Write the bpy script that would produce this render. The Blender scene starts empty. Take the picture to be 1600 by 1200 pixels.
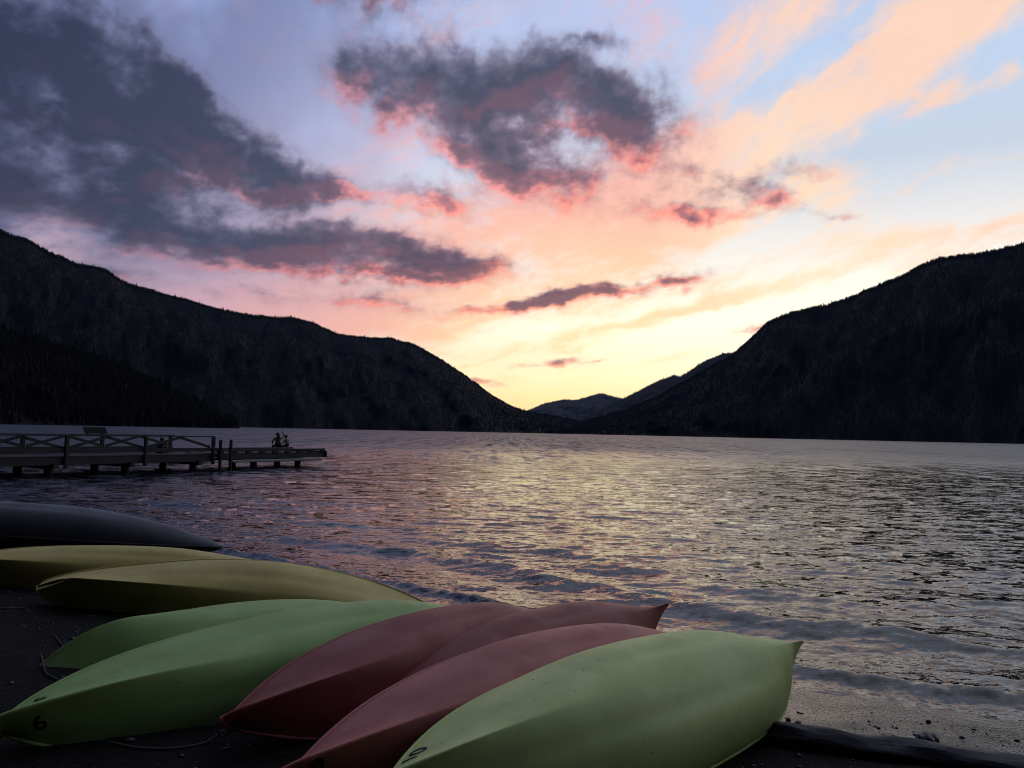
import bpy, bmesh, math, random
import numpy as np
from mathutils import Vector, Matrix
from mathutils.bvhtree import BVHTree

random.seed(7)
RNG = np.random.default_rng(11)
SC = bpy.context.scene
COL = SC.collection
R = math.radians

# ---------------------------------------------------------------- camera
EYE = Vector((0.0, 0.0, 2.0))          # two metres above the lake
PITCH, ROLL, FPX = R(3.4), R(1.2), 1270.0   # focal length in pixels of a 1600 px wide picture
CAM_ROT = (Matrix.Rotation(R(90) + PITCH, 4, 'X') @ Matrix.Rotation(ROLL, 4, 'Z'))
cam_data = bpy.data.cameras.new('camera')
cam_data.sensor_width = 36.0
cam_data.lens = 36.0 * FPX / 1600.0
cam_data.clip_start = 0.05
cam_data.clip_end = 60000.0
cam = bpy.data.objects.new('camera', cam_data)
cam.matrix_world = Matrix.Translation(EYE) @ CAM_ROT
COL.objects.link(cam)
SC.camera = cam

def ray(u, v):
    """World direction that a point of the photograph (1600 x 1200) is seen in."""
    return (CAM_ROT.to_3x3() @ Vector(((u - 800.0) / FPX, -(v - 600.0) / FPX, -1.0))).normalized()

def azel(u, v):
    d = ray(u, v)
    return math.degrees(math.atan2(d.x, d.y)), math.degrees(math.asin(d.z))

def at_z(u, v, z):
    d = ray(u, v)
    return EYE + d * ((z - EYE.z) / d.z)

def at_y(u, v, y):
    d = ray(u, v)
    return EYE + d * ((y - EYE.y) / d.y)

def srgb(r, g, b):
    def f(c):
        c /= 255.0
        return c / 12.92 if c <= 0.04045 else ((c + 0.055) / 1.055) ** 2.4
    return (f(r), f(g), f(b), 1.0)

# ---------------------------------------------------------------- node helper
class NT:
    """Small wrapper to write node trees as expressions."""
    def __init__(self, tree):
        self.t = tree
    def new(self, typ, **kw):
        n = self.t.nodes.new(typ)
        for k, v in kw.items():
            setattr(n, k, v)
        return n
    def put(self, sock, val):
        if isinstance(val, bpy.types.NodeSocket):
            self.t.links.new(val, sock)
        elif val is not None:
            sock.default_value = val
    def m(self, op, a, b=None, c=None, clamp=False):
        n = self.new('ShaderNodeMath', operation=op, use_clamp=clamp)
        for i, x in enumerate((a, b, c)):
            if x is not None:
                self.put(n.inputs[i], x)
        return n.outputs[0]
    def vm(self, op, a, b=None, scale=None, out=0):
        n = self.new('ShaderNodeVectorMath', operation=op)
        self.put(n.inputs[0], a)
        if b is not None:
            self.put(n.inputs[1], b)
        if scale is not None:
            self.put(n.inputs['Scale'], scale)
        return n.outputs[out]
    def comb(self, x, y, z=0.0):
        n = self.new('ShaderNodeCombineXYZ')
        for i, v in enumerate((x, y, z)):
            self.put(n.inputs[i], v)
        return n.outputs[0]
    def sep(self, v):
        n = self.new('ShaderNodeSeparateXYZ')
        self.put(n.inputs[0], v)
        return n.outputs
    def noise(self, vec, scale=1.0, detail=4.0, rough=0.5, dist=0.0, lac=2.0, color=False):
        n = self.new('ShaderNodeTexNoise')
        self.put(n.inputs['Vector'], vec)
        n.inputs['Scale'].default_value = scale
        n.inputs['Detail'].default_value = detail
        n.inputs['Roughness'].default_value = rough
        n.inputs['Lacunarity'].default_value = lac
        n.inputs['Distortion'].default_value = dist
        return n.outputs[1 if color else 0]
    def mapping(self, vec, loc=(0, 0, 0), rot=(0, 0, 0), scale=(1, 1, 1), typ='POINT'):
        n = self.new('ShaderNodeMapping', vector_type=typ)
        self.put(n.inputs['Vector'], vec)
        n.inputs['Location'].default_value = loc
        n.inputs['Rotation'].default_value = rot
        n.inputs['Scale'].default_value = scale
        return n.outputs[0]
    def smooth(self, x, a, b, lo=0.0, hi=1.0):
        n = self.new('ShaderNodeMapRange', interpolation_type='SMOOTHSTEP')
        self.put(n.inputs[0], x)
        for i, v in enumerate((a, b, lo, hi)):
            self.put(n.inputs[i + 1], v)
        return n.outputs[0]
    def ramp(self, x, stops, interp='LINEAR'):
        n = self.new('ShaderNodeValToRGB')
        n.color_ramp.interpolation = interp
        e = n.color_ramp.elements
        e[0].position, e[0].color = stops[0]
        e[1].position, e[1].color = stops[-1]
        for p, c in stops[1:-1]:
            k = e.new(p)
            k.color = c
        self.put(n.inputs[0], x)
        return n.outputs[0]
    def mix(self, f, a, b):
        n = self.new('ShaderNodeMix', data_type='RGBA')
        self.put(n.inputs[0], f)
        self.put(n.inputs[6], a)
        self.put(n.inputs[7], b)
        return n.outputs[2]

# ---------------------------------------------------------------- numpy noise
def gnoise(x, y, seed=0):
    """Gradient noise, about -1..1."""
    xi, yi = np.floor(x).astype(np.int64), np.floor(y).astype(np.int64)
    xf, yf = x - xi, y - yi
    def grad(ix, iy, fx, fy):
        h = (ix * 374761393 + iy * 668265263 + seed * 974634533) & 0xffffffff
        h = ((h ^ (h >> 13)) * 1274126177) & 0xffffffff
        a = ((h ^ (h >> 16)) & 0xffff) * (2 * math.pi / 65536.0)
        return np.cos(a) * fx + np.sin(a) * fy
    u = xf * xf * xf * (xf * (xf * 6 - 15) + 10)
    v = yf * yf * yf * (yf * (yf * 6 - 15) + 10)
    a = grad(xi, yi, xf, yf) * (1 - u) + grad(xi + 1, yi, xf - 1, yf) * u
    b = grad(xi, yi + 1, xf, yf - 1) * (1 - u) + grad(xi + 1, yi + 1, xf - 1, yf - 1) * u
    return (a * (1 - v) + b * v) * 1.5

def fbm(x, y, octaves=5, rough=0.5, seed=0):
    t, amp, norm = 0.0, 1.0, 0.0
    for o in range(octaves):
        t = t + amp * gnoise(x, y, seed + 17 * o)
        norm += amp
        x, y, amp = x * 2.03 + 11.3, y * 2.03 - 7.7, amp * rough
    return t / norm

def sstep(x, a, b):
    t = np.clip((x - a) / (b - a), 0.0, 1.0)
    return t * t * (3 - 2 * t)

# ---------------------------------------------------------------- objects
def mesh_obj(name, verts, faces, mat=None, parent=None, smooth=False, attrs=None):
    me = bpy.data.meshes.new(name)
    verts = np.asarray(verts, dtype=np.float32)
    if isinstance(faces, np.ndarray):
        n, k = faces.shape
        me.vertices.add(len(verts))
        me.vertices.foreach_set('co', verts.ravel())
        me.loops.add(n * k)
        me.loops.foreach_set('vertex_index', faces.astype(np.int32).ravel())
        me.polygons.add(n)
        me.polygons.foreach_set('loop_start', np.arange(0, n * k, k, dtype=np.int32))
        me.update(calc_edges=True)
    else:
        me.from_pydata([tuple(v) for v in verts], [], faces)
        me.update()
    if smooth:
        me.polygons.foreach_set('use_smooth', np.ones(len(me.polygons), dtype=bool))
    for k, a in (attrs or {}).items():
        at = me.attributes.new(k, 'FLOAT', 'POINT')
        at.data.foreach_set('value', np.asarray(a, dtype=np.float32).ravel())
    if mat:
        me.materials.append(mat)
    o = bpy.data.objects.new(name, me)
    COL.objects.link(o)
    o.parent = parent
    return o

def tag(o, label=None, cat=None, group=None, kind=None):
    for k, v in (('label', label), ('category', cat), ('group', group), ('kind', kind)):
        if v:
            o[k] = v
    return o

def grid_faces(nu, nv):
    i = np.arange(nu - 1)[:, None] * nv + np.arange(nv - 1)[None, :]
    return np.stack([i, i + nv, i + nv + 1, i + 1], -1).reshape(-1, 4)

def new_mat(name):
    m = bpy.data.materials.new(name)
    m.use_nodes = True
    m.node_tree.nodes.clear()
    return m, NT(m.node_tree)
# ---------------------------------------------------------------- world: a physical sky with its sun set, behind the sky dome
SUN_AZ, SUN_EL = azel(905, 690)
sun_dir = ray(905, 690)
world = bpy.data.worlds.new('World')
SC.world = world
world.use_nodes = True
W = world.node_tree
W.nodes.clear()
s = NT(W)
nish = s.new('ShaderNodeTexSky', sky_type='NISHITA')
nish.sun_disc = False
nish.sun_elevation = R(-1.0)
nish.sun_rotation = R(SUN_AZ)
bgn = s.new('ShaderNodeBackground')
s.put(bgn.inputs[0], nish.outputs[0])
bgn.inputs[1].default_value = 0.05
W.links.new(bgn.outputs[0], s.new('ShaderNodeOutputWorld').inputs[0])

# ---------------------------------------------------------------- picture
vs = SC.view_settings
SC.display_settings.display_device = 'sRGB'
vs.view_transform = 'Standard'
vs.look = 'None'
vs.exposure = 0.0
vs.gamma = 1.0
vs.use_curve_mapping = False
SC.render.engine = 'CYCLES'
SC.cycles.use_denoising = True
SC.cycles.max_bounces = 6
SC.cycles.diffuse_bounces = 3
SC.cycles.glossy_bounces = 3
SC.cycles.volume_bounces = 0
SC.cycles.filter_width = 1.0

# ---------------------------------------------------------------- sky dome: where cloud stands is worked out per vertex, its colour and light in the material
DARK_CLOUDS = [  # u, v in the photograph, half width, half height, tilt, amount
    (60, 160, 270, 92, -10, .98), (-60, 60, 240, 70, -5, .72), (290, 215, 190, 52, -13, .92), (120, 30, 180, 45, -22, .55), (100, 250, 250, 40, -6, .35),
    (560, -25, 170, 32, 0, .8), (240, 95, 110, 40, -20, .6),
    (60, 290, 330, 60, -5, .55), (400, 265, 140, 20, -8, .55), (-150, 300, 260, 110, 0, .6),
    (800, 150, 210, 55, -6, .95), (935, 190, 120, 58, -20, .95), (640, 165, 110, 50, 0, .6), (825, 272, 120, 38, -18, .95),
    (900, 75, 90, 14, -4, .6), (680, 305, 80, 24, -15, .75), (520, 295, 90, 18, -5, .5), (730, 235, 130, 30, 0, .4),
    (430, 395, 160, 34, -6, 1.0), (330, 365, 100, 22, -8, .6), (560, 380, 130, 26, 0, .95), (700, 405, 85, 20, -3, 1.1), (590, 432, 140, 10, 2, .5), (150, 350, 300, 30, -5, .25), (620, 110, 160, 60, 0, .3),
    (1070, 328, 80, 15, -6, .8), (1130, 285, 110, 20, -18, .5), (1240, 262, 60, 12, 6, .4), (1190, 312, 80, 14, -8, .42),
    (930, 463, 115, 12, 8, 1.05), (1060, 440, 60, 13, 6, .95), (800, 480, 110, 10, 4, .95), (560, 470, 70, 11, 0, .55), (890, 205, 60, 30, 0, .55), (620, 428, 120, 12, 2, .45),
    (850, 566, 56, 6, 4, .9), (925, 569, 26, 2.5, 0, .6), (765, 600, 26, 4, 0, .8), (1190, 508, 34, 5, 10, .9),
    (390, 465, 70, 9, -3, .45), (220, 430, 60, 12, -10, .4), (1310, 318, 16, 7, 0, .6),
]
CLEAR_GAPS = [  # holes in it
    (330, 60, 110, 30, -35, .45), (250, 270, 110, 12, -8, .2), (620, 270, 90, 18, -5, .3),
    (400, 130, 120, 45, -30, .5), (480, 190, 80, 40, 0, .4), (560, 335, 200, 14, 3, .35), (250, 325, 150, 12, -4, .3), (190, 60, 60, 16, -30, .3),  (745, 212, 34, 10, 6, .35), (600, 235, 80, 35, 0, .3), (300, 270, 40, 8, -10, .35),
]
STREAKS = [      # high thin cloud that catches the afterglow
    (1330, 130, 330, 36, 27, 1.0), (1500, 40, 220, 55, 25, .9), (1130, 225, 170, 40, 20, .9), (1440, 165, 60, 11, 6, .8),
    (1580, 125, 70, 20, 12, .7), (1000, 300, 170, 60, 8, .55), (1250, 30, 200, 40, 25, .6), (900, 350, 230, 50, 5, .6),
    (700, 490, 330, 40, 5, .8), (1290, 425, 330, 14, 14, .65), (1130, 350, 130, 22, 14, .5), (1080, 485, 170, 8, 10, .35),
    (760, 350, 250, 45, 0, .55), (620, 410, 240, 45, 0, 1.0), (480, 490, 300, 35, -3, .7), (1010, 60, 150, 60, 10, .5),
    (1270, 290, 80, 34, 15, .8), (1540, 385, 150, 16, 12, .6), (1170, 20, 80, 30, 30, .4), (1440, 275, 40, 8, 25, .5),
]

def blobs(p, e, items):
    k = math.degrees(1.0 / FPX)
    t = np.zeros_like(p)
    for u, v, su, sv, rot, amp in items:
        a0, e0 = azel(u, v)
        c, sn = math.cos(R(rot)), math.sin(R(rot))
        x, y = p - a0, e - e0
        t += amp * np.exp(-((x * c + y * sn) / (su * k)) ** 2 - ((-x * sn + y * c) / (sv * k)) ** 2)
    return t

def flat(e):
    """Elevation stretched so that cloud flattens towards the horizon."""
    return np.log(np.maximum(e + 7.0, 1.0)) * 22.0

def cloud_amount(p, e, detail=True):
    qx, qy = p, flat(e)
    sq = .25 + .6 * sstep(e, 2, 22)
    wx = fbm(qx * .11, qy * .11, 2, .5, 3) * 2.4 + fbm(qx * .45, qy * .45, 4, .6, 5) * 1.5
    wy = fbm(qx * .11, qy * .11, 2, .5, 7) * 2.0 + fbm(qx * .45, qy * .45, 4, .6, 9) * 1.5
    pw, ew = p + wx, e + wy * sq
    t = np.minimum(blobs(pw, ew, DARK_CLOUDS), 1.25)
    out = np.maximum(sstep(np.abs(p), 34, 48), sstep(e, 28, 38))     # outside the picture the same broken deck goes on
    t += out * .5 * sstep(fbm(qx * .05, qy * .05, 2, .5, 21), -.12, .25)
    t -= blobs(pw, ew, CLEAR_GAPS)
    k = .18 + .82 * sstep(t, .05, .6)
    if detail:
        n = fbm(qx * .15, qy * .26, 6, .60, 31) * 1.25 + fbm(qx * .7, qy * 1.3, 5, .6, 41) * .34
    else:
        n = fbm(qx * .15, qy * .26, 4, .5, 31) * 1.25
    return t + n * k

def streak_amount(p, e):
    qx, qy = p, flat(e)
    wx, wy = fbm(qx * .16, qy * .16, 4, .6, 51) * 3.0, fbm(qx * .16, qy * .16, 4, .6, 53) * 1.4
    t = np.minimum(blobs(p + wx, e + wy, STREAKS), 1.15) * .9
    c, sn = math.cos(R(22)), math.sin(R(22))
    x, y = (qx * c + qy * sn), (-qx * sn + qy * c)
    x, y = x + 2.0 * fbm(qx * .1, qy * .1, 3, .5, 59), y + 1.5 * fbm(qx * .12, qy * .12, 3, .5, 57)
    return t + fbm(x * .07, y * .24, 6, .6, 61) * 1.1 + fbm(x * .3, y * .9, 5, .65, 67) * .45

az_l = np.concatenate([np.arange(-180, -36, 1.5), np.arange(-36, 36, .15), np.arange(36, 180.1, 1.5)])
el_l = np.concatenate([np.array([-12, -6, -3, -1.5]), np.arange(-1, 31, .12), np.arange(31, 90.1, 1.5)])
AZ, EL = np.meshgrid(az_l, el_l, indexing='ij')
DOME = 42000.0
dome_v = np.stack([np.sin(np.radians(AZ)) * np.cos(np.radians(EL)), np.cos(np.radians(AZ)) * np.cos(np.radians(EL)), np.sin(np.radians(EL))], -1).reshape(-1, 3) * DOME
A_ = cloud_amount(AZ, EL)
tx, ty = .6 * (SUN_AZ - AZ), (SUN_EL - 14.0) - EL
tl = np.sqrt(tx * tx + ty * ty) + 1e-6
STEP = .35 + 1.1 * sstep(EL, 4, 20)
L_ = cloud_amount(AZ, EL, False) - cloud_amount(AZ + tx / tl * STEP, EL + ty / tl * STEP, False)
V_ = fbm(AZ * .07, flat(EL) * .09, 5, .55, 71)

sky_mat, s = new_mat('dusk sky')
def attr(k, name):
    n = k.new('ShaderNodeAttribute')
    n.attribute_name = name
    return n.outputs['Fac']
d = s.vm('NORMALIZE', s.vm('SUBTRACT', s.new('ShaderNodeNewGeometry').outputs['Position'], (0.0, 0.0, 0.0)))
dx, dy, dz = s.sep(d)
DEG = 180.0 / math.pi
az = s.m('MULTIPLY', s.m('ARCTAN2', dx, dy), DEG)
el = s.m('MULTIPLY', s.m('ARCSINE', dz), DEG)
ang = s.m('MULTIPLY', s.m('ARCCOSINE', s.vm('DOT_PRODUCT', d, tuple(sun_dir), out=1)), DEG)   # degrees from the sunk sun
a60 = s.m('DIVIDE', ang, 60.0, clamp=True)
e40 = s.m('DIVIDE', el, 40.0, clamp=True)
fine = s.m('SUBTRACT', s.noise(s.comb(az, s.m('MULTIPLY', el, 1.5)), 1.6, 4, .65), .5)

# clear air
toward = s.ramp(e40, [(0.0, srgb(250, 214, 138)), (.05, srgb(253, 227, 158)), (.10, srgb(255, 243, 190)), (.19, srgb(254, 249, 222)),
                      (.28, srgb(232, 225, 211)), (.40, srgb(208, 208, 216)), (.52, srgb(184, 194, 216)), (.68, srgb(168, 182, 214)), (.85, srgb(176, 184, 212)), (1.0, srgb(188, 192, 214))])
right = s.ramp(e40, [(0.0, srgb(250, 232, 188)), (.20, srgb(254, 248, 222)), (.32, srgb(224, 219, 213)), (.45, srgb(180, 191, 206)),
                     (.6, srgb(172, 190, 215)), (.8, srgb(146, 171, 208)), (1.0, srgb(196, 200, 216))])
left = s.ramp(e40, [(0.0, srgb(230, 164, 136)), (.18, srgb(218, 166, 158)), (.30, srgb(172, 154, 174)), (.55, srgb(142, 160, 204)),
                    (.8, srgb(134, 157, 210)), (1.0, srgb(140, 148, 184))])
clear = s.mix(s.smooth(az, SUN_AZ - 3, SUN_AZ - 26), s.mix(s.smooth(az, SUN_AZ + 0, SUN_AZ + 18), toward, right), left)
east = s.ramp(e40, [(0.0, srgb(44, 47, 68)), (.3, srgb(46, 52, 78)), (1.0, srgb(48, 58, 90))])
clear = s.mix(s.smooth(ang, 56.0, 114.0), clear, east)

# high thin cloud
hi = s.smooth(s.m('ADD', attr(s, 'streak'), s.m('MULTIPLY', fine, .3)), .05, 1.0)
glow = s.ramp(a60, [(0.0, srgb(255, 214, 125)), (.14, srgb(255, 205, 145)), (.28, srgb(240, 168, 138)), (.45, srgb(226, 164, 156)), (.62, srgb(182, 155, 175)), (.8, srgb(122, 122, 156)), (1.0, srgb(78, 84, 116))])
glowR = s.ramp(a60, [(0.0, srgb(255, 214, 130)), (.3, srgb(244, 210, 172)), (.5, srgb(238, 192, 160)), (.8, srgb(238, 195, 154)), (1.0, srgb(190, 170, 170))])
hi_col = s.mix(s.smooth(az, SUN_AZ + 3, SUN_AZ + 14), glow, glowR)
sky = s.mix(s.m('MULTIPLY', hi, .80), clear, hi_col)

# grey-mauve veil on the left
veil = s.m('MULTIPLY', s.smooth(az, SUN_AZ + 8, SUN_AZ - 30), s.smooth(attr(s, 'veil'), -.45, .12))
veil = s.m('MULTIPLY', veil, s.smooth(el, 3.0, 13.0, .3, .75))
veil_col = s.ramp(a60, [(0.0, srgb(240, 170, 130)), (.3, srgb(200, 158, 166)), (.45, srgb(150, 142, 168)), (.55, srgb(106, 106, 137)), (.72, srgb(76, 80, 109)), (1.0, srgb(70, 76, 104))])
sky = s.mix(veil, sky, veil_col)

# the broken dark deck; undersides that face the sunset glow
f2 = s.m('MULTIPLY', fine, .35)
A = s.m('ADD', attr(s, 'cloud'), f2)
lit = s.smooth(s.m('MULTIPLY_ADD', fine, .35, attr(s, 'cloud_lit')), .06, .62)
dens = s.m('MULTIPLY', s.smooth(A, -.02, .95), .96)
thick = s.smooth(s.m('MULTIPLY_ADD', attr(s, 'veil'), .45, A), .25, 1.45)
lit = s.m('MULTIPLY', lit, s.smooth(A, 1.15, .42, .10, 1.0))
body = s.ramp(a60, [(0.0, srgb(190, 124, 112)), (.25, srgb(156, 118, 128)), (.45, srgb(118, 113, 138)), (.7, srgb(94, 100, 132)), (1.0, srgb(80, 88, 120))])
core = s.ramp(a60, [(0.0, srgb(108, 80, 90)), (.25, srgb(72, 66, 84)), (.45, srgb(56, 62, 83)), (.7, srgb(44, 48, 70)), (1.0, srgb(44, 50, 70))])
ccol = s.mix(thick, body, core)
salmon = s.ramp(a60, [(0.0, srgb(250, 150, 110)), (.3, srgb(247, 130, 113)), (.5, srgb(222, 136, 132)), (.75, srgb(140, 106, 124)), (1.0, srgb(80, 80, 106))])
near = s.smooth(ang, 46.0, 16.0)
ccol = s.mix(s.m('MULTIPLY', lit, s.m('MULTIPLY_ADD', near, .88, .06)), ccol, salmon)
sky = s.mix(dens, sky, ccol)
sky = s.mix(s.smooth(el, -1.0, -4.0), sky, srgb(30, 34, 48))
em = s.new('ShaderNodeEmission')
s.put(em.inputs[0], sky)
em.inputs[1].default_value = 1.36
sky_mat.node_tree.links.new(em.outputs[0], s.new('ShaderNodeOutputMaterial').inputs[0])
sky_mat.cycles.emission_sampling = 'NONE'
sky_o = mesh_obj('sky', dome_v, grid_faces(len(az_l), len(el_l)), sky_mat, smooth=True,
                 attrs={'cloud': A_, 'cloud_lit': L_, 'streak': streak_amount(AZ, EL), 'veil': V_})
tag(sky_o, kind='structure')
# ---------------------------------------------------------------- materials of the setting
def principled(name, color, rough=0.8, spec=0.3, metallic=0.0):
    m, k = new_mat(name)
    b = k.new('ShaderNodeBsdfPrincipled')
    k.put(b.inputs['Base Color'], color)
    b.inputs['Roughness'].default_value = rough
    b.inputs['Specular IOR Level'].default_value = spec
    b.inputs['Metallic'].default_value = metallic
    m.node_tree.links.new(b.outputs[0], k.new('ShaderNodeOutputMaterial').inputs[0])
    return m, k, b

def bump(k, b, height, strength=0.4, dist=0.01):
    n = k.new('ShaderNodeBump')
    n.inputs['Strength'].default_value = strength
    n.inputs['Distance'].default_value = dist
    k.put(n.inputs['Height'], height)
    k.put(b.inputs['Normal'], n.outputs[0])

def pos(k):
    return k.new('ShaderNodeNewGeometry').outputs['Position']

def obj_co(k):
    return k.new('ShaderNodeTexCoord').outputs['Object']

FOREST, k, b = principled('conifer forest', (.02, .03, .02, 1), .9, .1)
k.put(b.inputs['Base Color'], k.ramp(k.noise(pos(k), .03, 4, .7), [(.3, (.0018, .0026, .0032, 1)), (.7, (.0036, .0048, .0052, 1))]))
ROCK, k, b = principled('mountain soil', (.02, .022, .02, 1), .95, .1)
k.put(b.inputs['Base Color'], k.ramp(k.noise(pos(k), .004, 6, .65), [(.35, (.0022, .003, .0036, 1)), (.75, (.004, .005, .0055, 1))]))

# ---------------------------------------------------------------- mountains round the lake and their forest
def mountain(name, ridge_px, d_shore, d_ridge, label, n_trees, tree_h, seed, rough=.05, power=.95):
    """A wooded range: its crest is seen along ridge_px, its foot stands in the lake d_shore metres out."""
    pts = [azel(u, v) for u, v in ridge_px]
    pa = np.array([p[0] for p in pts])
    pe = np.array([p[1] for p in pts])
    a = np.arange(pa[0], pa[-1], .12)
    e = np.interp(a, pa, pe)
    ds = np.interp(a, [pa[0], pa[-1]], d_shore)
    dr = np.interp(a, [pa[0], pa[-1]], d_ridge)
    e = e + fbm(a * 1.1, a * 0 + seed, 4, .55, seed) * rough * 1.6
    zr = np.maximum(EYE.z + dr * np.tan(np.radians(e)) - tree_h * .75, 1.0)
    t = np.concatenate([np.linspace(0, 1, 40), [1.15, 1.5, 2.1]])
    T, Aa = np.meshgrid(t, a)
    D = ds[:, None] + (dr - ds)[:, None] * T
    prof = np.where(T <= 1, T ** power, 1 - (T - 1) * .9)
    nz = fbm(Aa * .9, T * 5.0 + seed, 5, .55, seed + 3)
    Z = zr[:, None] * (prof + nz * .12 * np.clip(T * (1 - T) * 4, 0, 1) * np.where(T < 1, 1, 0)) - 1.0
    D2 = D * (1 + .10 * fbm(Aa * .45, T * 3 + 9, 4, .5, seed + 5) * np.clip(1.2 - T, 0, 1))
    ar = np.radians(Aa)
    V = np.stack([np.sin(ar) * D2, np.cos(ar) * D2, Z], -1)
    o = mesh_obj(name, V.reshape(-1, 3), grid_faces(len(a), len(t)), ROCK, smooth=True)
    tag(o, kind='structure')
    # forest: two-tier conifers standing on the slope, joined into one mass
    r = np.random.default_rng(seed)
    nr = n_trees // 4
    ta = r.uniform(0, len(a) - 1.001, n_trees)
    tt = r.uniform(0.01, 1.0, n_trees)
    tt[:nr] = r.uniform(.965, 1.0, nr)          # a close stand along the crest
    ti = tt * 39
    i0, j0 = ta.astype(int), np.minimum(ti.astype(int), 38)
    fa, fj = (ta - i0)[:, None], (ti - j0)[:, None]
    base = (V[i0, j0] * (1 - fa) * (1 - fj) + V[i0 + 1, j0] * fa * (1 - fj) + V[i0, j0 + 1] * (1 - fa) * fj + V[i0 + 1, j0 + 1] * fa * fj)
    h = tree_h * r.uniform(.55, 1.15, n_trees) * (1 + .5 * (r.random(n_trees) > .96))
    conifers('forest', base, h, r, label)
    return o

def conifers(name, base, h, r, label, sides=5):
    n = len(base)
    ang = r.uniform(0, 6.28, n)
    w = h * r.uniform(.16, .24, n)
    vs_, fs_ = [], []
    per = 2 * (sides + 1)
    for tier, (zb, zt, rw) in enumerate(((-.05, .72, 1.0), (.38, 1.0, .62))):
        for i in range(sides):
            a = ang + i * 2 * math.pi / sides + tier * .5
            j = r.uniform(.75, 1.25, n)
            vs_.append(np.stack([base[:, 0] + np.cos(a) * w * rw * j, base[:, 1] + np.sin(a) * w * rw * j, base[:, 2] + h * (zb + .04 * j)], -1))
        vs_.append(np.stack([base[:, 0], base[:, 1], base[:, 2] + h * zt], -1))
        o0 = tier * (sides + 1)
        for i in range(sides):
            fs_.append((o0 + i, o0 + (i + 1) % sides, o0 + sides))
    V = np.stack(vs_, 1).reshape(-1, 3)
    F = (np.arange(n)[:, None, None] * per + np.array(fs_)[None]).reshape(-1, 3)
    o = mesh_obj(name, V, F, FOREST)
    tag(o, label, 'forest', kind='stuff')
    return o

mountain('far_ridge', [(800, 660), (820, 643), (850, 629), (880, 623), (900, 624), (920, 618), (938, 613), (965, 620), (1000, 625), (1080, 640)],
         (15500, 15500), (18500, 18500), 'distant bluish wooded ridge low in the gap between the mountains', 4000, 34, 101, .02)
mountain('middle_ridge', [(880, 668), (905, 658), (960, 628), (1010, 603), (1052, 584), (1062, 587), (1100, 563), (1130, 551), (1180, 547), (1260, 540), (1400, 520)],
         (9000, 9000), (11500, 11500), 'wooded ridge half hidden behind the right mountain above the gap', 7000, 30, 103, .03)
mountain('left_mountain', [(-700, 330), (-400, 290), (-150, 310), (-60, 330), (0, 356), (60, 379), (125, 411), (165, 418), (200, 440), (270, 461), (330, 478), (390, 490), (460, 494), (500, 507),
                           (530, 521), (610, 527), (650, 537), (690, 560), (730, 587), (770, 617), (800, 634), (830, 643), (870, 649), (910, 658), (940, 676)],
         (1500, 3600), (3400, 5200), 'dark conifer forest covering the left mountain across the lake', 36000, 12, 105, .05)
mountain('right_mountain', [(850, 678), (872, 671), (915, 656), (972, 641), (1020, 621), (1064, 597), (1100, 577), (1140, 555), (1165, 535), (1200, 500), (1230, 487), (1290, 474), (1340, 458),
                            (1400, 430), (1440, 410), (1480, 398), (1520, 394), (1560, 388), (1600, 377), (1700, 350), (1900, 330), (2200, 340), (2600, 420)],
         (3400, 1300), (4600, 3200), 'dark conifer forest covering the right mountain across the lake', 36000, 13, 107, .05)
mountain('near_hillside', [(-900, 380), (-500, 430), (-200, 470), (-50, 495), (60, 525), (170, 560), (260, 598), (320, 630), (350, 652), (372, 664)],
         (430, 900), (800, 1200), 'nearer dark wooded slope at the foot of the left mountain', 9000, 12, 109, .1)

# ---------------------------------------------------------------- shore
SHORE_X = [-400, -60, -20.8, -10, -4.7, -.74, 2.2, 3.75, 6, 12, 40, 400]
SHORE_Y = [330, 62, 26.6, 16.6, 12.6, 9.37, 6.6, 5.95, 5.35, 4.4, 0, -60]
def shore_d(x, y):
    """Metres inland of the water's edge (negative in the lake)."""
    w = [-.8, -.4, 0, .4, .8]
    ys = sum(np.interp(x + q, SHORE_X, SHORE_Y) for q in w) / len(w)
    sl = (np.interp(x + .8, SHORE_X, SHORE_Y) - np.interp(x - .8, SHORE_X, SHORE_Y)) / 1.6
    return (ys - y) / np.sqrt(1 + sl * sl)

def ground_z(x, y):
    x, y = np.asarray(x, float), np.asarray(y, float)
    dd = shore_d(x, y)
    z = np.where(dd > 0, .045 * np.minimum(dd, .9) + .095 * np.clip(dd - .9, 0, 8.1) + .01 * np.maximum(dd - 9, 0) + .55 * sstep(dd, 14, 30), .11 * np.maximum(dd, -30))
    return z + fbm(x * .55, y * .55, 4, .5, 201) * .035 * np.clip(np.abs(dd) + .3, 0, 1) + fbm(x * 3.1, y * 3.1, 3, .55, 203) * .012

gx = np.concatenate([-np.geomspace(7, 1500, 40)[::-1], np.arange(-6.9, 6.9, .06), np.geomspace(7, 1500, 40)])
gy = np.concatenate([-np.geomspace(1.1, 1500, 40)[::-1], np.arange(-1, 15, .06), np.geomspace(15.1, 1500, 45)])
GX, GY = np.meshgrid(gx, gy, indexing='ij')
BEACH, k, b = principled('dark wet gravel', (.05, .05, .05, 1), .6, .4)
p_ = pos(k)
vor = k.new('ShaderNodeTexVoronoi')
k.put(vor.inputs['Vector'], p_)
vor.inputs['Scale'].default_value = 42.0
n1 = k.noise(p_, 3.0, 6, .6)
k.put(b.inputs['Base Color'], k.mix(n1, k.ramp(vor.outputs['Color'], [(0.0, (.005, .005, .006, 1)), (1.0, (.024, .023, .022, 1))]), (.008, .0075, .0075, 1)))
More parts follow.
